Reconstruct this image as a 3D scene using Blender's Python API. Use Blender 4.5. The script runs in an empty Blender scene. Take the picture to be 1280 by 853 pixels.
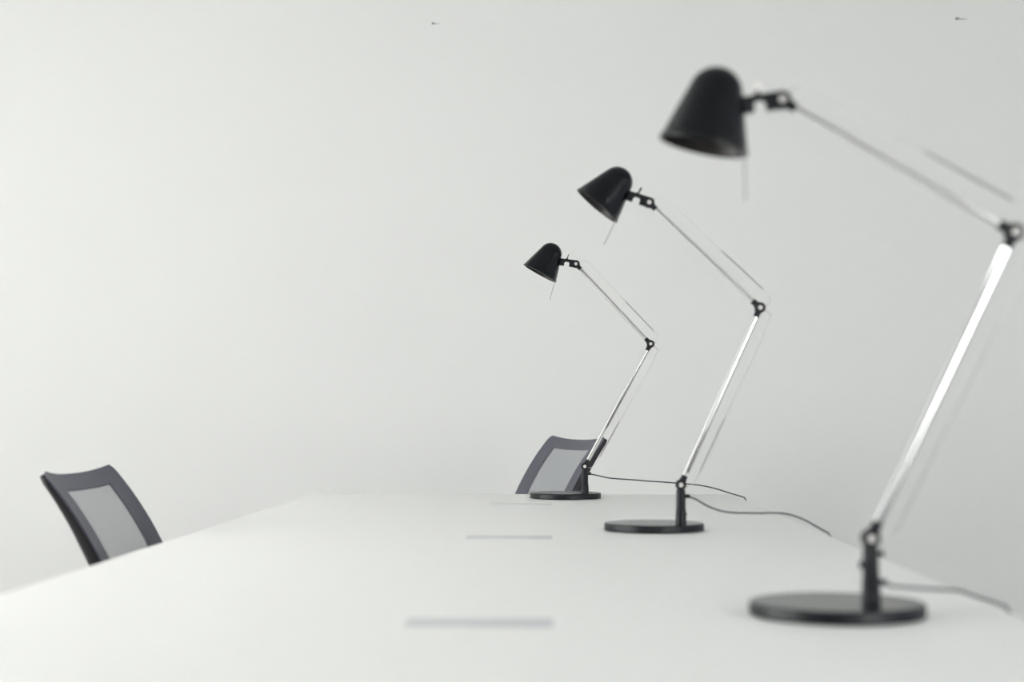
import bpy, math
from mathutils import Vector, Matrix

S = bpy.context.scene
COL = S.collection
PI = math.pi

# ------------------------------------------------------------------ materials
def mat(name, color, rough=.5, metal=0., spec=.5, noise=None, bump=None, coat=0.):
    m = bpy.data.materials.new(name); m.use_nodes = True
    nt = m.node_tree; b = nt.nodes['Principled BSDF']
    b.inputs['Base Color'].default_value = (*color, 1)
    b.inputs['Roughness'].default_value = rough
    b.inputs['Metallic'].default_value = metal
    b.inputs['Specular IOR Level'].default_value = spec
    b.inputs['Coat Weight'].default_value = coat
    tc = nt.nodes.new('ShaderNodeTexCoord')
    if noise:
        sc, amt = noise
        n = nt.nodes.new('ShaderNodeTexNoise'); n.inputs['Scale'].default_value = sc
        n.inputs['Detail'].default_value = 4
        nt.links.new(tc.outputs['Object'], n.inputs['Vector'])
        r = nt.nodes.new('ShaderNodeMix'); r.data_type = 'RGBA'
        r.inputs['A'].default_value = (*[c * (1 - amt) for c in color], 1)
        r.inputs['B'].default_value = (*[min(1, c * (1 + amt)) for c in color], 1)
        nt.links.new(n.outputs['Fac'], r.inputs['Factor'])
        nt.links.new(r.outputs['Result'], b.inputs['Base Color'])
    if bump:
        sc, st = bump
        n = nt.nodes.new('ShaderNodeTexNoise'); n.inputs['Scale'].default_value = sc
        nt.links.new(tc.outputs['Object'], n.inputs['Vector'])
        bp = nt.nodes.new('ShaderNodeBump'); bp.inputs['Strength'].default_value = st
        bp.inputs['Distance'].default_value = .001
        nt.links.new(n.outputs['Fac'], bp.inputs['Height'])
        nt.links.new(bp.outputs['Normal'], b.inputs['Normal'])
    return m

M = {}
M['wall'] = mat('painted_wall', (.66, .66, .642), .8, spec=.2, noise=(1.5, .006), bump=(90, .12))
M['grey_wall'] = mat('grey_wall', (.82, .87, .93), .8, spec=.2, noise=(2, .02))
M['front_wall'] = mat('slate_wall', (.10, .10, .105), .8, spec=.2, noise=(2, .02))
M['light'] = mat('lit_diffuser', (.8, .8, .8), .5)
_b = M['light'].node_tree.nodes['Principled BSDF']
_b.inputs['Emission Color'].default_value = (1, 1, .97, 1); _b.inputs['Emission Strength'].default_value = 11.
M['ceiling'] = mat('ceiling_paint', (.66, .66, .66), .9, spec=.1, noise=(2, .005))
M['floor'] = mat('floor_carpet', (.22, .22, .225), .95, spec=.1, noise=(180, .25))
M['table'] = mat('white_laminate', (.80, .80, .776), .42, spec=.4, noise=(3, .004))
M['table_edge'] = mat('white_metal', (.80, .80, .79), .4, spec=.4, noise=(3, .01))
M['hatch'] = mat('hatch_grey', (.55, .565, .565), .5, spec=.25, noise=(20, .01))
M['black'] = mat('satin_black', (.0015, .0026, .0040), .2, spec=.25, noise=(40, .1))
M['plastic'] = mat('black_plastic', (.0030, .0040, .0065), .42, spec=.3, noise=(60, .1))
M['base'] = mat('black_base_enamel', (.0035, .0045, .0065), .2, spec=.22, noise=(60, .1))
M['chrome'] = mat('polished_chrome', (.88, .88, .87), .07, metal=1., noise=(30, .01))
M['steel'] = mat('spring_steel', (.50, .50, .50), .32, metal=1., noise=(80, .05))
M['rod'] = mat('grey_rod', (.30, .30, .31), .5, spec=.4, noise=(80, .05))
M['cap'] = mat('pale_bolt_cap', (.58, .55, .53), .4, spec=.4, noise=(50, .02))
M['reflector'] = mat('shade_inside', (.014, .011, .011), .42, spec=.28, noise=(50, .02))
M['bulb'] = mat('frosted_bulb_and_screw_glint', (.80, .78, .74), .3, spec=.5, noise=(50, .02))
M['cord'] = mat('dark_cord', (.030, .038, .045), .55, spec=.4, noise=(200, .1))
M['chair_black'] = mat('chair_black_plastic', (.012, .010, .012), .5, spec=.35, noise=(60, .1))
M['brush'] = mat('pale_brush', (.60, .61, .60), .8, spec=.1, noise=(300, .1))
M['scuff'] = mat('scuff_grey', (.22, .23, .22), .9, spec=.1, noise=(300, .3))
M['scuff_soft'] = mat('scuff_faint', (.40, .41, .40), .9, spec=.1, noise=(300, .1))

def fabric(name, color, transp, scale=900):
    """woven chair mesh: dark thread with a share of open holes"""
    m = bpy.data.materials.new(name); m.use_nodes = True
    nt = m.node_tree; b = nt.nodes['Principled BSDF']; out = nt.nodes['Material Output']
    b.inputs['Roughness'].default_value = .8
    b.inputs['Specular IOR Level'].default_value = .2
    b.inputs['Sheen Weight'].default_value = .15
    tc = nt.nodes.new('ShaderNodeTexCoord')
    n = nt.nodes.new('ShaderNodeTexNoise'); n.inputs['Scale'].default_value = scale * .25
    nt.links.new(tc.outputs['Object'], n.inputs['Vector'])
    r = nt.nodes.new('ShaderNodeMix'); r.data_type = 'RGBA'
    r.inputs['A'].default_value = (*[c * .75 for c in color], 1)
    r.inputs['B'].default_value = (*[c * 1.25 for c in color], 1)
    nt.links.new(n.outputs['Fac'], r.inputs['Factor'])
    nt.links.new(r.outputs['Result'], b.inputs['Base Color'])
    if transp > 0:
        t = nt.nodes.new('ShaderNodeBsdfTransparent')
        mx = nt.nodes.new('ShaderNodeMixShader'); mx.inputs['Fac'].default_value = 1 - transp
        nt.links.new(t.outputs[0], mx.inputs[1]); nt.links.new(b.outputs[0], mx.inputs[2])
        nt.links.new(mx.outputs[0], out.inputs['Surface'])
    return m
M['mesh_band'] = fabric('dense_grey_mesh', (.076, .077, .098), 0.0)
M['mesh_open'] = fabric('open_grey_mesh', (.170, .182, .205), .62)
M['seat_fabric'] = fabric('seat_cloth', (.05, .05, .055), 0.)

def glass():
    m = bpy.data.materials.new('window_glass'); m.use_nodes = True
    nt = m.node_tree; nt.nodes.clear()
    out = nt.nodes.new('ShaderNodeOutputMaterial'); t = nt.nodes.new('ShaderNodeBsdfTransparent')
    g = nt.nodes.new('ShaderNodeBsdfGlossy'); g.inputs['Roughness'].default_value = .02
    mx = nt.nodes.new('ShaderNodeMixShader'); mx.inputs['Fac'].default_value = .05
    nt.links.new(t.outputs[0], mx.inputs[1]); nt.links.new(g.outputs[0], mx.inputs[2])
    nt.links.new(mx.outputs[0], out.inputs['Surface'])
    return m
M['glass'] = glass()

# ------------------------------------------------------------------ geometry
class MB:
    def __init__(self): self.v = []; self.f = []
    def add(self, vs, fs):
        o = len(self.v); self.v += [Vector(p) for p in vs]
        self.f += [tuple(i + o for i in f) for f in fs]; return self
    def box(self, c, s, rot=None):
        c = Vector(c); vs = []
        for x in (-.5, .5):
            for y in (-.5, .5):
                for z in (-.5, .5):
                    p = Vector((x * s[0], y * s[1], z * s[2]))
                    vs.append(c + (rot @ p if rot else p))
        return self.add(vs, [(0, 1, 3, 2), (4, 6, 7, 5), (0, 4, 5, 1), (2, 3, 7, 6), (0, 2, 6, 4), (1, 5, 7, 3)])
    def lathe(self, prof, seg=48, mtx=None, close=False):
        """prof: (r, h) pairs around local Z; r=0 ends close to a point"""
        vs = []; fs = []; idx = []
        for r, h in prof:
            if r < 1e-7:
                idx.append([len(vs)]); vs.append(Vector((0, 0, h)))
            else:
                idx.append(list(range(len(vs), len(vs) + seg)))
                for k in range(seg):
                    a = 2 * PI * k / seg; vs.append(Vector((r * math.cos(a), r * math.sin(a), h)))
        pairs = list(zip(idx, idx[1:])) + ([(idx[-1], idx[0])] if close else [])
        for A, B in pairs:
            for k in range(seg):
                k2 = (k + 1) % seg
                a = [A[k % len(A)], A[k2 % len(A)], B[k2 % len(B)], B[k % len(B)]]
                q = []
                for i in a:
                    if i not in q: q.append(i)
                if len(q) > 2: fs.append(tuple(q))
        if mtx: vs = [mtx @ p for p in vs]
        return self.add(vs, fs)
    def tube(self, pts, r, seg=12, caps=True):
        pts = [Vector(p) for p in pts]; n = len(pts)
        rs = r if isinstance(r, (list, tuple)) else [r] * n
        vs = []; fs = []; up = None
        for i, p in enumerate(pts):
            t = (pts[min(i + 1, n - 1)] - pts[max(i - 1, 0)]).normalized()
            if up is None:
                up = Vector((0, 0, 1)) if abs(t.z) < .9 else Vector((0, 1, 0))
            a = (up - t * up.dot(t)).normalized(); up = a
            b = t.cross(a)
            for k in range(seg):
                w = 2 * PI * k / seg
                vs.append(p + a * (rs[i] * math.cos(w)) + b * (rs[i] * math.sin(w)))
        for i in range(n - 1):
            for k in range(seg):
                k2 = (k + 1) % seg
                fs.append((i * seg + k, i * seg + k2, (i + 1) * seg + k2, (i + 1) * seg + k))
        if caps:
            fs.append(tuple(range(seg - 1, -1, -1))); fs.append(tuple(range((n - 1) * seg, n * seg)))
        return self.add(vs, fs)
    def prism(self, poly, y0, y1, mtx=None):
        """poly of (x, z) extruded along local y"""
        n = len(poly)
        vs = [Vector((x, y0, z)) for x, z in poly] + [Vector((x, y1, z)) for x, z in poly]
        if mtx: vs = [mtx @ p for p in vs]
        fs = [tuple(range(n)), tuple(range(2 * n - 1, n - 1, -1))]
        fs += [(i, n + i, n + (i + 1) % n, (i + 1) % n) for i in range(n)]
        return self.add(vs, fs)
    def build(self, name, m, parent=None, smooth=True, bevel=0., angle=35):
        me = bpy.data.meshes.new(name)
        me.from_pydata(self.v, [], self.f); me.update()
        import bmesh
        bm = bmesh.new(); bm.from_mesh(me)
        bmesh.ops.recalc_face_normals(bm, faces=bm.faces)
        if bevel:
            es = [e for e in bm.edges if len(e.link_faces) == 2 and e.calc_face_angle(0) > math.radians(40)]
            bmesh.ops.bevel(bm, geom=es, offset=bevel, segments=3, affect='EDGES', profile=.5, clamp_overlap=True)
        if smooth:
            for f in bm.faces: f.smooth = True
            for e in bm.edges:
                if len(e.link_faces) == 2: e.smooth = e.calc_face_angle(0) < math.radians(angle)
        bm.to_mesh(me); bm.free()
        me.materials.append(m)
        o = bpy.data.objects.new(name, me); COL.objects.link(o)
        if parent: o.parent = parent
        return o

def empty(name, loc, rz=0, label=None, cat=None, group=None):
    o = bpy.data.objects.new(name, None); COL.objects.link(o)
    o.empty_display_size = .05
    o.location = loc; o.rotation_euler = (0, 0, rz)
    if label: o['label'] = label; o['category'] = cat
    if group: o['group'] = group
    return o

def smooth_path(pts, n=8):
    """Catmull-Rom through the points"""
    P = [Vector(p) for p in pts]; P = [P[0] * 2 - P[1]] + P + [P[-1] * 2 - P[-2]]
    out = []
    for i in range(1, len(P) - 2):
        a, b, c, d = P[i - 1:i + 3]
        for k in range(n):
            t = k / n
            out.append(.5 * ((2 * b) + (c - a) * t + (2 * a - 5 * b + 4 * c - d) * t * t + (3 * b - a - 3 * c + d) * t ** 3))
    out.append(P[-2]); return out

# ------------------------------------------------------------------ room
TOP = .74                       # table top height
WX0, WX1, WY0, WY1, WH = -5.0, 4.8, -3.0, 5.75, 2.95

def struct(name, mb, m, parent=None, **k):
    o = mb.build(name, m, parent, **k)
    if not parent: o['kind'] = 'structure'
    return o
struct('floor', MB().box(((WX0 + WX1) / 2, (WY0 + WY1) / 2, -.05), (WX1 - WX0 + .6, WY1 - WY0 + .6, .1)), M['floor'], smooth=False)
struct('ceiling', MB().box(((WX0 + WX1) / 2, (WY0 + WY1) / 2, WH + .05), (WX1 - WX0 + .6, WY1 - WY0 + .6, .1)), M['ceiling'], smooth=False)
wall_back = struct('wall_back', MB().box(((WX0 + WX1) / 2, WY1 + .1, WH / 2), (WX1 - WX0 + .4, .2, WH)), M['wall'], smooth=False)
struct('wall_right', MB().box((WX1 + .1, (WY0 + WY1) / 2, WH / 2), (.2, WY1 - WY0, WH)), M['grey_wall'], smooth=False)
# walls with tall windows: left, plus an unseen one added behind the photographer as fill
Z0, Z1 = .06, 2.88
def window_wall(name, spans, lo, hi, to, num, rz, wm=None):
    """to(along, across, z): across 0 is the wall's middle, + is indoors"""
    mb = MB(); prev = lo
    def bx(m, a0, a1, z0, z1, th, c=0.):
        p, q = Vector(to(a0, c - th / 2, z0)), Vector(to(a1, c + th / 2, z1))
        m.box((p + q) / 2, [abs(v) for v in q - p])
    for a, b in spans:
        bx(mb, prev, a, 0, WH, .2); bx(mb, a, b, 0, Z0, .2); bx(mb, a, b, Z1, WH, .2); prev = b
    bx(mb, prev, hi, 0, WH, .2)
    struct(name, mb, wm or M['wall'], smooth=False)
    for i, (a, b) in enumerate(spans):
        w = MB(); t = .06
        for y in (a, (a + b - t) / 2, b - t): bx(w, y, y + t, Z0, Z1, .07)
        for z in (Z0, Z1 - t): bx(w, a + .001, b - .001, z, z + t, .068)
        wo = struct('window_%d' % (num + i), w, M['table_edge'], smooth=False)
        g = MB(); bx(g, a + .005, b - .005, Z0 + .005, Z1 - .005, .006); g.build('pane', M['glass'], wo, smooth=False)
        g = MB(); bx(g, a - .05, b + .05, Z0 - .03, Z0, .24, .10); g.build('window_sill', M['table_edge'], wo, bevel=.005)
        L = bpy.data.lights.new('sky_portal', 'AREA'); L.shape = 'RECTANGLE'; L.size = b - a; L.size_y = Z1 - Z0
        L.cycles.is_portal = True
        o = bpy.data.objects.new('sky_portal', L); COL.objects.link(o)
        o.location = to((a + b) / 2, -.08, (Z0 + Z1) / 2); o.rotation_euler = (PI / 2, 0, rz)
window_wall('wall_left', [(-.9, .6), (.9, 2.4), (2.7, 3.9)], WY0, WY1, lambda a, c, z: (WX0 - .1 + c, a, z), 1, -PI / 2)
window_wall('wall_front', [(2.25, 4.75)], WX0 - .2, WX1 + .2, lambda a, c, z: (a, WY0 - .1 + c, z), 4, PI, M['front_wall'])  # this window is added to fill light on the right-hand side
# long recessed ceiling light on the window side of the table
for lx, ly, lab in ((-1.7, 2.3, 'long white ceiling light left of the table, towards the windows'),):
    cl = empty('ceiling_light', (lx, ly, WH), 0, lab, 'ceiling light')
    fr = MB()
    for sx in (-1, 1): fr.box((sx * .085, 0, -.012), (.03, 3.46, .024))
    for sy in (-1, 1): fr.box((0, sy * 1.715, -.012), (.14, .03, .024))
    fr.build('light_frame', M['table_edge'], cl, bevel=.002)
    MB().box((0, 0, -.008), (.139, 3.399, .012)).build('diffuser', M['light'], cl, smooth=False)
struct('baseboard_back', MB().box(((WX0 + WX1) / 2, WY1 - .008, .04), (WX1 - WX0, .016, .08)), M['table_edge'], bevel=.003)

# two scuffed nail holes high on the wall
def scuff(x, z, s, tail):
    pts = []
    for k in range(18):
        a = 2 * PI * k / 18
        r = s * (1 + .12 * math.sin(3 * a + 1) + .15 * math.sin(2 * a + .5) + .06 * math.sin(5 * a))
        pts.append((x + r * math.cos(a), z + r * .95 * math.sin(a)))
    MB().prism(pts, WY1 - .0012, WY1 + .002).build('scuff_mark', M['scuff'], wall_back, smooth=False)
    q = []
    for k in range(12): q.append((x + s * .4 + tail * k / 11, z - s * .3 + .14 * s * math.sin(k * 1.3) + s * .75 * (1 - k / 14)))
    for k in range(11, -1, -1): q.append((x + s * .4 + tail * k / 11, z - s * .45 + .16 * s * math.sin(k * 1.7) - s * .35 * (1 - k / 14)))
    MB().prism(q, WY1 - .0008, WY1 + .002).build('scuff_smear', M['scuff_soft'], wall_back, smooth=False)
scuff(-.4395, 2.4300, .0050, .022)
scuff(1.5035, 2.4355, .0065, .034)

# ------------------------------------------------------------------ table
TX0, TX1, TY0, TY1 = -.684, .517, .32, 4.488
table = empty('conference_table', ((TX0 + TX1) / 2, (TY0 + TY1) / 2, 0), 0,
              'long white table with flush grey cable hatches, carrying the three black lamps', 'table')
ox, oy = table.location.x, table.location.y
def tl(x, y, z): return (x - ox, y - oy, z)
MB().box(tl(ox, oy, TOP - .0125), (TX1 - TX0, TY1 - TY0, .025)).build('tabletop', M['table'], table, bevel=.0012)
# steel frame under the top
fr = MB()
for x in (TX0 + .1, TX1 - .1): fr.box(tl(x, oy, TOP - .05), (.04, TY1 - TY0 - .3, .05))
for y in (TY0 + .2, oy - .35, TY1 - .2): fr.box(tl(ox, y, TOP - .05), (TX1 - TX0 - .24, .04, .05))
fr.build('under_frame', M['table_edge'], table, bevel=.002)
for y in (TY0 + .2, oy - .35, TY1 - .2):
    for x in (TX0 + .1, TX1 - .1):
        MB().box(tl(x, y, (TOP - .075) / 2), (.05, .05, TOP - .075)).build('leg', M['table_edge'], table, bevel=.003)
for y in (1.678, 2.864, 3.965):
    h = MB().box(tl(-.077, y, TOP + .0004), (.157, .066, .0016)).build('cable_hatch', M['hatch'], table, bevel=.0005)
    MB().box(tl(-.077, y + .024, TOP + .0013), (.150, .010, .0012)).build('brush_strip', M['brush'], h, smooth=False)

# ------------------------------------------------------------------ desk lamps
LOW, UPP = .3795, .2995
def ring_y(mb, c, R, w, hole=0., seg=32):
    """flat disc with axis along y"""
    m = Matrix.Translation(Vector(c)) @ Matrix.Rotation(PI / 2, 4, 'X')
    e = min(.0018, w * .2)
    mb.lathe([(0, -w / 2), (R - e * 1.6, -w / 2), (R - e, -w / 2), (R, -w / 2 + e), (R, w / 2 - e), (R - e, w / 2), (R - e * 1.6, w / 2), (0, w / 2)], seg, m)
    return mb

def joint(root, c, sockets, w=.017, R=.0105):
    mb = MB(); ring_y(mb, c, R, w)
    for d, l, r in sockets:                      # sleeve along d
        d = Vector(d).normalized(); c = Vector(c)
        rot = d.to_track_quat('Z', 'Y').to_matrix().to_4x4()
        mb.lathe([(0, .002), (r * 1.05, .002), (r * 1.05, l * .55), (r * .92, l * .62), (r * .92, l), (0, l)], 20, Matrix.Translation(c) @ rot)
    j = mb.build('joint', M['plastic'], root, angle=30)
    for s in (-1, 1):
        k = MB(); m = Matrix.Translation(Vector(c) + Vector((0, s * (w / 2 - .0005), 0))) @ Matrix.Rotation(s * -PI / 2, 4, 'X')
        k.lathe([(0, 0), (.0044, 0), (.0044, .0016), (.0034, .0026), (0, .0029)], 24, m)
        k.build('bolt_cap', M['cap'], j)
    return j

def helix(mb, p, q, R, wire, turns, yv=Vector((0, 1, 0))):
    p = Vector(p); q = Vector(q); d = (q - p); t = d.normalized(); a = yv; b = t.cross(a)
    n = turns * 9; pts = []
    for k in range(n + 1):
        w = 2 * PI * k / 9
        pts.append(p + d * (k / n) + a * (R * math.cos(w)) + b * (R * math.sin(w)))
    mb.tube(pts, wire, 5)
    return mb

def make_lamp(center, post, low_deg, upp_deg, shade_deg, cord_pts, cord_exit, label, nubs=(), paddle=0., JZ=.086):
    """center: base centre on the table; post: offset of the post from it; angles in the lamp's own upright plane"""
    R = empty('desk_lamp', (center[0], center[1], TOP + .0006), 0, label, 'desk lamp', 'black desk lamps along the table')
    RB = .0968; TH = .0148
    MB().lathe([(0, 0), (RB - .002, 0), (RB, .0015), (RB, TH - .0022), (RB - .0007, TH - .0007), (RB - .0022, TH), (RB - .0032, TH), (.02, TH), (0, TH)], 96).build('base', M['base'], R, angle=50)
    base = R.children[0].data; base.materials.append(M['plastic'])       # the edge is duller than the polished top
    for pf in base.polygons: pf.material_index = 0 if pf.normal.z > .9 else 1
    px, py = post
    pm = Matrix.Translation((px, py, 0))
    p = MB().lathe([(0, TH - .001), (.0108, TH - .001), (.0106, TH + .010), (.0098, TH + .022), (.0099, TH + .0225),
                    (.0099, TH + .0245), (.0094, TH + .025), (.0088, JZ - .013), (.0080, JZ - .009), (0, JZ - .009)], 32, pm).build('post', M['plastic'], R, angle=50)
    for (a, z, l, r) in nubs:                     # little screws on the post
        d = Vector((math.cos(a), math.sin(a), .15)).normalized()
        c = Vector((px, py, z))
        rot = d.to_track_quat('Z', 'Y').to_matrix().to_4x4()
        MB().lathe([(0, .006), (r * .5, .006), (r * .5, .009 + l * .4), (r, .009 + l * .45), (r, .0085 + l), (0, .009 + l)], 16, Matrix.Translation(c) @ rot).build('thumb_screw', M['plastic'], p)
    bj = Vector((px, py, JZ))
    la, ua = math.radians(low_deg), math.radians(upp_deg)
    d1 = Vector((math.cos(la), 0, math.sin(la))); el = bj + d1 * LOW
    d2 = Vector((math.cos(ua), 0, math.sin(ua))); hj = el + d2 * UPP
    n1 = Vector((math.sin(la), 0, -math.cos(la)))         # right-hand side of the lower arm
    n2 = Vector((math.sin(ua), 0, -math.cos(ua)))         # upper side of the upper arm
    joint(R, bj, [(d1, .020, .0066), ((0, 0, -1), .012, .008)])
    joint(R, el, [(-d1, .020, .0064), (d2, .020, .0064)])
    # chrome tubes
    MB().tube([bj + d1 * .0185, el - d1 * .0185], .0053, 32).build('arm', M['chrome'], R, angle=50)
    MB().tube([el + d2 * .0185, hj - d2 * .016], .0050, 32).build('arm', M['chrome'], R, angle=50)
    # tension wires and springs
    sp = MB(); s0, s1 = bj + d1 * .042 + n1 * .0235, bj + d1 * .152 + n1 * .0250
    helix(sp, s0, s1, .0017, .00055, 84); sp.build('spring', M['steel'], R)
    MB().tube(smooth_path([bj + n1 * .009 + d1 * .002, bj + n1 * .015 + d1 * .003, bj + n1 * .0215 + d1 * .014, bj + n1 * .0232 + d1 * .028, s0], 6), .0005, 8).build('tension_wire', M['chrome'], R)
    stub = el + n1 * .026 + d1 * -.004
    MB().tube([s1, el + n1 * .0285 - d1 * .05, stub - d1 * .02, stub], .0005, 8).build('tension_wire', M['chrome'], R)
    MB().tube([el + n1 * .008, stub + n1 * .001], .0013, 10).build('pin', M['steel'], R)
    # upper arm: measured from the head joint down to the elbow
    u = -d2
    t0, t1 = hj + u * .168 + n2 * .0297, hj + u * .279 + n2 * .0312
    sp = MB(); helix(sp, t0, t1, .0017, .00055, 84); sp.build('spring', M['steel'], R)
    MB().tube(smooth_path([hj + n2 * .0105 + u * .002, hj + n2 * .020 + u * .006, hj + n2 * .0265 + u * .018, hj + n2 * .0285 + u * .04, t0], 8), .0005, 8).build('tension_wire', M['chrome'], R)
    MB().tube(smooth_path([t1, el + n2 * .0305 - u * .010, el + n2 * .0270 + u * .002, el + n2 * .0185 + u * .0075, el + n2 * .009 + u * .005], 6), .0005, 8).build('tension_wire', M['chrome'], R)
    # head: shade frame has its axis tilted shade_deg from upright, joint on its +x side
    t = math.radians(shade_deg)
    ax = Vector((math.sin(t), 0, math.cos(t))); rx = Vector((math.cos(t), 0, -math.sin(t)))
    org = hj - ax * .0708 - rx * .0745
    H = Matrix(((rx.x, 0, ax.x, org.x), (0, 1, 0, org.y), (rx.z, 0, ax.z, org.z), (0, 0, 0, 1)))
    Ro, Rs, hs, al = .0512, .0309, .0617, math.radians(17)
    out = [(Ro, 0), (Ro + .0004, .0012), (Ro - .0003, .0030), (Ro - .0014, .0040)]
    rt_, ht_ = Rs * math.cos(al), hs + Rs * math.sin(al)      # dome meets the cone tangentially
    for k in range(1, 9):
        f = k / 8; out.append((Ro - .0014 + (rt_ - Ro + .0014) * f, .004 + (ht_ - .004) * f))
    for k in range(1, 13):
        a = al + (PI / 2 - al) * k / 12
        out.append((Rs * math.cos(a) if k < 12 else 0, hs + Rs * math.sin(a)))
    inn = [(Ro - .0016, 0), (Ro - .0034, .004), (Rs - .0020, hs - .001)]
    for k in range(1, 9):
        a = PI / 2 * k / 8
        inn.append(((Rs - .0022) * math.cos(a) if k < 8 else 0, hs + (Rs - .0022) * math.sin(a)))
    sh = MB().lathe(list(reversed(out)) + [(Ro - .0016, -.0002)], 72, H).build('shade', M['black'], R, angle=60)
    MB().lathe(inn, 64, H).build('reflector', M['reflector'], sh, angle=60)
    MB().lathe([(0, .016), (.008, .0175), (.0135, .023), (.0155, .031), (.0135, .040), (.009, .050), (.0085, .058), (.012, .0585), (.012, .085), (0, .085)], 32, H).build('bulb', M['bulb'], sh)
    # grip rod sticking out below the rim beside the arm
    MB().tube([H @ Vector((.0445, 0, .010)), H @ Vector((.0595, 0, -.0500))], .0010, 10).build('grip_rod', M['rod'], sh)
    # bracket between shade and joint, perpendicular to the cone
    g = math.radians(20)
    e = Vector((math.cos(g), 0, math.sin(g))); f = Vector((-math.sin(g), 0, math.cos(g)))
    J = Vector((.0745, 0, .0708))
    B = Matrix(((e.x, 0, f.x, J.x), (0, 1, 0, J.y), (e.z, 0, f.z, J.z), (0, 0, 0, 1)))
    B = H @ B
    prof = [(-.0475, -.0098), (-.0330, -.0098), (-.0320, -.0088), (-.0318, -.0010), (-.0295, .0024), (-.0205, .0024), (-.0182, -.0010),
            (-.0180, -.0088), (-.0170, -.0098), (-.002, -.0098), (-.002, .0100), (-.0100, .0100), (-.0300, .0092), (-.0475, .0088)]
    br = MB().prism(prof, -.0065, .0065, B).build('bracket', M['plastic'], R, bevel=.0008)
    joint(R, hj, [(u, .0185, .0062)], w=.016, R=.0105)
    # paddle-headed screw on top of the bracket
    P = B @ Matrix.Translation((-.0265, 0, .0086)) @ Matrix.Rotation(math.radians(10), 4, 'Y')
    MB().lathe([(0, -.001), (.0044, -.001), (.0044, .0022), (.0018, .0028), (.0014, .0075), (0, .0075)], 20, P).build('screw_stem', M['plastic'], br)
    pm = P @ Matrix.Translation((0, 0, .0105)) @ Matrix.Rotation(paddle, 4, 'Z') @ Matrix.Rotation(PI / 2, 4, 'X')
    MB().lathe([(0, -.0009), (.0042, -.0009), (.0050, -.0003), (.0050, .0003), (.0042, .0009), (0, .0009)], 24, pm).build('screw_head', M['bulb' if paddle == 0 else 'plastic'], br)  # pale colour on the nearest lamp's head stands in for its metal highlight
    # mains cord
    loc = [Vector(q) - Vector((center[0], center[1], TOP)) for q in cord_pts]
    cd = MB().tube(smooth_path([(px + .004, py, cord_exit)] + loc, 10), .0017, 12).build('cord', M['cord'], R)
    MB().lathe([(0, .005), (.0042, .005), (.0042, .010), (.0030, .018), (0, .018)], 16,
               Matrix.Translation((px, py, cord_exit)) @ Matrix.Rotation(PI / 2, 4, 'Y')).build('strain_relief', M['plastic'], cd)
    return R

def hang(y, ex, ez=.7435):
    """over the table edge and down to the floor"""
    return [(TX1 + .001, y, .7438), (TX1 + .0105, y, .7360), (TX1 + .016, y, .700), (TX1 + .022, y + .01, .45), (TX1 + .03, y + .03, .12), (TX1 + .05, y + .10, .006), (TX1 + .12, y + .25, .004)]

CORDS = {'far': [(0.1217, 4.268, 0.8021), (0.15, 4.2682, 0.7956), (0.1761, 4.2684, 0.7924), (0.2196, 4.2686, 0.7896), (0.2631, 4.2688, 0.786), (0.3066, 4.269, 0.7832), (0.35, 4.2692, 0.78), (0.4, 4.2694, 0.7752), (0.4433, 4.2696, 0.7666), (0.4845, 4.2698, 0.7536)],
         'mid': [(0.2708, 3.058, 0.8036), (0.2811, 3.0518, 0.8), (0.3036, 3.0456, 0.7872), (0.3261, 3.0395, 0.7791), (0.3485, 3.0333, 0.7757), (0.3709, 3.0271, 0.7753), (0.4007, 3.0209, 0.7753), (0.4274, 3.0147, 0.7762), (0.4524, 3.0085, 0.7743), (0.4788, 3.0024, 0.7656), (0.5004, 2.9962, 0.7539)],
         'near': [(0.3686, 1.722, 0.7761), (0.3882, 1.74, 0.7725), (0.4099, 1.758, 0.7693), (0.4364, 1.776, 0.7661), (0.4634, 1.794, 0.7624), (0.4861, 1.812, 0.7541)]}
make_lamp((.0384, 4.268), (.0528, 0), 61.6, 132.8, 29.0, CORDS['far'] + hang(4.27, 0), .066,
          'smallest and farthest black desk lamp, standing in front of the far mesh chair', paddle=PI / 2)
make_lamp((.1998, 3.058), (.0524, 0), 65.65, 136.1, 39.9, CORDS['mid'] + hang(2.99, 0), .066,
          'black desk lamp standing between the nearest and the farthest lamp on the table', nubs=[(-.1, .030, .003, .003)], paddle=PI / 2 - .3, JZ=.088)
make_lamp((.3175, 1.757), (.0379, 0), 64.35, 149.7, 13.0, CORDS['near'] + hang(1.83, 0), .036,
          'nearest and largest black desk lamp, its elbow cut by the right edge', nubs=[(-.3, .0665, .006, .0045), (PI + .3, .054, .004, .0045)], paddle=0., JZ=.0847)

# ------------------------------------------------------------------ mesh-back office chairs
def back_profile():
    """(x, z) down from the top edge, leaning less the lower it gets"""
    pts = [(0., 0.)]; x = z = 0.; n = 40; ds = .46 / n
    for k in range(n):
        s = (k + .5) * ds
        th = math.radians(42 - 75 * s if s < .24 else max(6, 24 - 80 * (s - .24)))
        x += ds * math.sin(th); z -= ds * math.cos(th); pts.append((x, z))
    return pts, ds
PROF, DS = back_profile()

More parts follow.
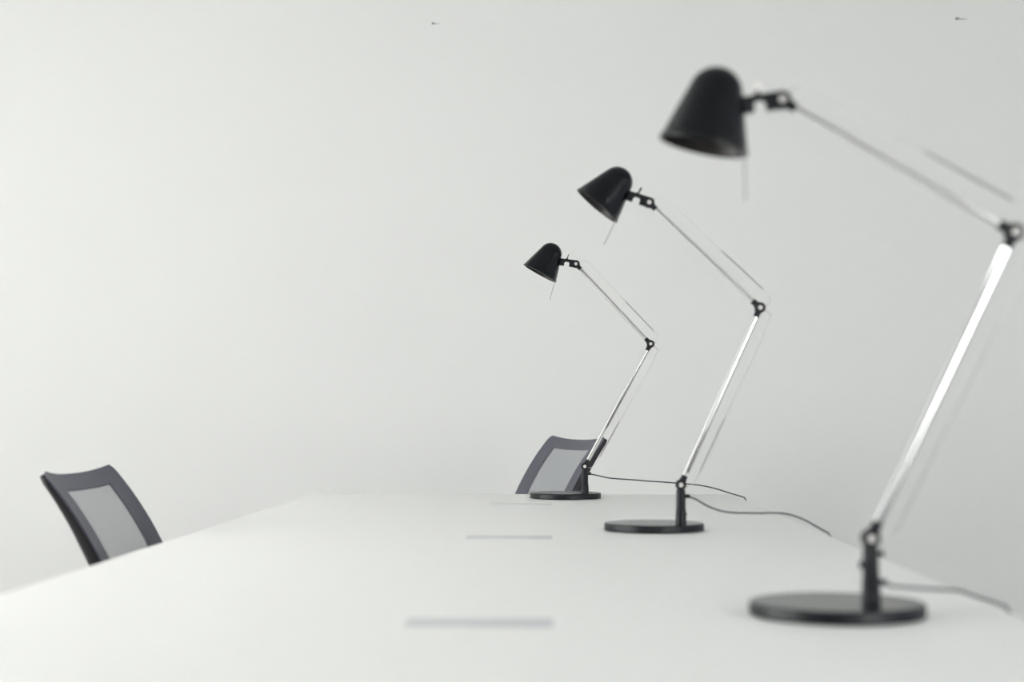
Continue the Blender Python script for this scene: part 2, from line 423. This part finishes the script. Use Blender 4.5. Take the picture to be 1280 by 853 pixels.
def make_chair(loc, rz, seat_dz, label):
    """faces +x; origin on the floor under the seat centre"""
    R = empty('office_chair', loc, rz, label, 'office chair', 'grey mesh office chairs around the table')
    TOPZ = .858 + seat_dz; X0 = -.42; HW = .2265; CR = .024
    def P(u, s, off=0.):
        k = min(len(PROF) - 2, int(s / DS)); f = s / DS - k
        x = PROF[k][0] * (1 - f) + PROF[k + 1][0] * f; z = PROF[k][1] * (1 - f) + PROF[k + 1][1] * f
        dx, dz = PROF[k + 1][0] - PROF[k][0], PROF[k + 1][1] - PROF[k][1]
        l = math.hypot(dx, dz); nx, nz = -dz / l, dx / l           # towards the sitter
        w = HW if s > CR else HW - CR + math.sqrt(max(0, CR * CR - (CR - s) ** 2))
        w *= 1 - .10 * max(0, (s - .25) / .21)
        a = abs(u)
        curl = -.012 * (1 - a ** 2.6)
        dip = -.003 * (1 - a * a) * max(0, 1 - s / .1)
        return Vector((X0 + x + nx * (curl + off), u * w, TOPZ + z + nz * (curl + off) + dip))
    def sheet(u0, u1, s0, s1, nu, ns, th, name, m, par):
        mb = MB(); vs = []; fs = []
        for o in (th, 0.):
            for j in range(ns + 1):
                for i in range(nu + 1):
                    vs.append(P(u0 + (u1 - u0) * i / nu, s0 + (s1 - s0) * j / ns, o))
        W = nu + 1; N = W * (ns + 1)
        for j in range(ns):
            for i in range(nu):
                a = j * W + i
                fs.append((a, a + 1, a + 1 + W, a + W)); fs.append((N + a, N + a + W, N + a + 1 + W, N + a + 1))
        rim = [i for i in range(W)] + [j * W + nu for j in range(1, ns + 1)] + [ns * W + i for i in range(nu - 1, -1, -1)] + [j * W for j in range(ns - 1, 0, -1)]
        for k in range(len(rim)):
            a, b = rim[k], rim[(k + 1) % len(rim)]; fs.append((a, b, N + b, N + a))
        mb.add(vs, fs)
        return mb.build(name, m, par, angle=60)
    # border band as one ring-shaped sheet: outer outline to inner opening
    UI, ST, SB = .66, .043, .41
    us = [-1 + (1 - UI) * i / 8 for i in range(8)] + [-UI + 2 * UI * i / 24 for i in range(25)] + [UI + (1 - UI) * i / 8 for i in range(1, 9)]
    ss = [.0008 + (ST - .0008) * (j / 10) ** 1.5 for j in range(10)] + [ST + (SB - ST) * j / 30 for j in range(31)] + [SB + (.458 - SB) * j / 5 for j in range(1, 6)]
    def grid(keep, th, off, name, m, par):
        vs = []; fs = []; idx = {}
        def vid(i, j, l):
            if (i, j, l) not in idx:
                idx[(i, j, l)] = len(vs); vs.append(P(us[i], ss[j], off + (th if l else 0)))
            return idx[(i, j, l)]
        cells = {(i, j) for i in range(len(us) - 1) for j in range(len(ss) - 1) if keep(i, j)}
        for i, j in cells:
            for l in (0, 1): fs.append((vid(i, j, l), vid(i + 1, j, l), vid(i + 1, j + 1, l), vid(i, j + 1, l)))
            for di, dj, a, b in ((-1, 0, (i, j), (i, j + 1)), (1, 0, (i + 1, j), (i + 1, j + 1)), (0, -1, (i, j), (i + 1, j)), (0, 1, (i, j + 1), (i + 1, j + 1))):
                if (i + di, j + dj) not in cells: fs.append((vid(*a, 0), vid(*b, 0), vid(*b, 1), vid(*a, 1)))
        return MB().add(vs, fs).build(name, m, par, angle=60)
    def inner(i, j):
        um, sm = (us[i] + us[i + 1]) / 2, (ss[j] + ss[j + 1]) / 2
        return abs(um) < UI and ST < sm < SB
    grid(lambda i, j: not inner(i, j), .0045, -.002, 'backrest_border', M['mesh_band'], R)
    bp = sheet(-UI, UI, ST, SB, 32, 36, .0012, 'backrest_mesh', M['mesh_open'], R)
    # black plastic rails behind both sides, joined along the bottom
    n = 34
    L = [P(-.99, .006 + (.44 - .006) * k / n, -.006 - .006 * min(1, k / 12)) for k in range(n + 1)]
    Rr = [P(.99, .006 + (.44 - .006) * k / n, -.006 - .006 * min(1, k / 12)) for k in range(n + 1)]
    for q in (L, Rr):
        rs = [.0055 + .0060 * min(1, k / 16) for k in range(n + 1)]
        MB().tube(q, rs, 14).build('back_rail', M['chair_black'], R, angle=60)
    MB().tube([P(-.98 + 1.96 * k / 20, .445, -.014) for k in range(21)], .012, 14).build('back_rail', M['chair_black'], R, angle=60)
    # lumbar spine down to the seat mechanism
    b0 = P(0, .445, -.018)
    MB().tube(smooth_path([P(0, .30, -.030), b0, Vector((b0.x + .03, 0, .40 + seat_dz)), Vector((-.10, 0, .385 + seat_dz)), Vector((0, 0, .385 + seat_dz))], 6), .017, 14).build('back_support', M['chair_black'], R, angle=60)
    # seat cushion
    nx_, ny_ = 20, 20; vs = []; fs = []
    def sq(a, b):
        x, y = a, b
        return Vector((.235 * x * math.sqrt(1 - .28 * y * y), .24 * y * math.sqrt(1 - .28 * x * x), 0))
    for l in (1, 0):
        for i in range(nx_ + 1):
            for j in range(ny_ + 1):
                a, b = -1 + 2 * i / nx_, -1 + 2 * j / ny_
                p = sq(a, b); e = max(abs(a), abs(b))
                z = .455 - .03 * e ** 6 - .012 * max(0, a) ** 3 if l else .405 + .012 * e ** 4
                vs.append(p + Vector((.01, 0, z + seat_dz)))
    W = ny_ + 1; N = W * (nx_ + 1)
    for i in range(nx_):
        for j in range(ny_):
            a = i * W + j; fs += [(a, a + 1, a + 1 + W, a + W), (N + a, N + a + W, N + a + 1 + W, N + a + 1)]
    rim = list(range(W)) + [i * W + ny_ for i in range(1, nx_ + 1)] + [nx_ * W + j for j in range(ny_ - 1, -1, -1)] + [i * W for i in range(nx_ - 1, 0, -1)]
    for k in range(len(rim)):
        a, b = rim[k], rim[(k + 1) % len(rim)]; fs.append((a, b, N + b, N + a))
    MB().add(vs, fs).build('seat', M['seat_fabric'], R, angle=50)
    # column, star base, castors
    MB().lathe([(0, .07), (.026, .07), (.026, .24), (.015, .245), (.015, .375 + seat_dz), (.05, .38 + seat_dz), (.06, .405 + seat_dz), (0, .405 + seat_dz)], 28).build('gas_column', M['chair_black'], R)
    st = MB().lathe([(0, .065), (.034, .068), (.04, .09), (.034, .118), (0, .12)], 28)
    for k in range(5):
        a = 2 * PI * k / 5 + .3; c, s_ = math.cos(a), math.sin(a)
        st.tube([(.02 * c, .02 * s_, .095), (.15 * c, .15 * s_, .088), (.285 * c, .285 * s_, .072)], [.019, .016, .012], 12)
    st.build('star_base', M['chair_black'], R, angle=50)
    for k in range(5):
        a = 2 * PI * k / 5 + .3; c = Vector((.28 * math.cos(a), .28 * math.sin(a), .027))
        w = MB()
        for sgn in (-1, 1):
            t = Vector((-math.sin(a), math.cos(a), 0)) * .013 * sgn
            rot = Vector((-math.sin(a), math.cos(a), 0)).to_track_quat('Z', 'Y').to_matrix().to_4x4()
            w.lathe([(0, -.009), (.022, -.009), (.0265, -.005), (.0265, .005), (.022, .009), (0, .009)], 24, Matrix.Translation(c + t) @ rot)
        w.tube([c + Vector((0, 0, .0)), c + Vector((0, 0, .045))], .007, 10)
        w.build('castor', M['chair_black'], R, angle=50)
    return R

make_chair((-.952 + .42, 3.125, 0), 0, 0.,
           'grey mesh office chair tucked in at the long left side of the table')
fa = math.radians(180 + 21.7)
make_chair((.0837 + .42 * math.cos(fa), 4.955 + .42 * math.sin(fa), 0), fa, .0415,
           'grey mesh office chair beyond the far end of the table, behind the farthest lamp')

# ------------------------------------------------------------------ light
W = bpy.data.worlds.new('overcast_sky'); S.world = W; W.use_nodes = True
nt = W.node_tree; bg = nt.nodes['Background']
bg.inputs['Color'].default_value = (.99, 1., .98, 1); bg.inputs['Strength'].default_value = 13.4

# ------------------------------------------------------------------ camera
cam = bpy.data.cameras.new('camera'); co = bpy.data.objects.new('camera', cam); COL.objects.link(co)
cam.sensor_width = 36.; cam.lens = 36. * 1950 / 1280
yaw, pit = math.atan(49 / 1950), math.atan(95.5 / 1950)
co.location = (0, 0, .96)
co.rotation_euler = (PI / 2 + pit, 0, yaw)
cam.clip_start = .02
cam.dof.use_dof = True; cam.dof.focus_distance = 4.35; cam.dof.aperture_fstop = 3.2
S.camera = co
S.cycles.max_bounces = 14; S.cycles.diffuse_bounces = 8
S.cycles.use_denoising = True
vs = S.view_settings
vs.view_transform = 'Standard'; vs.look = 'None'; vs.gamma = 1; vs.use_curve_mapping = False
vs.exposure = 0.0
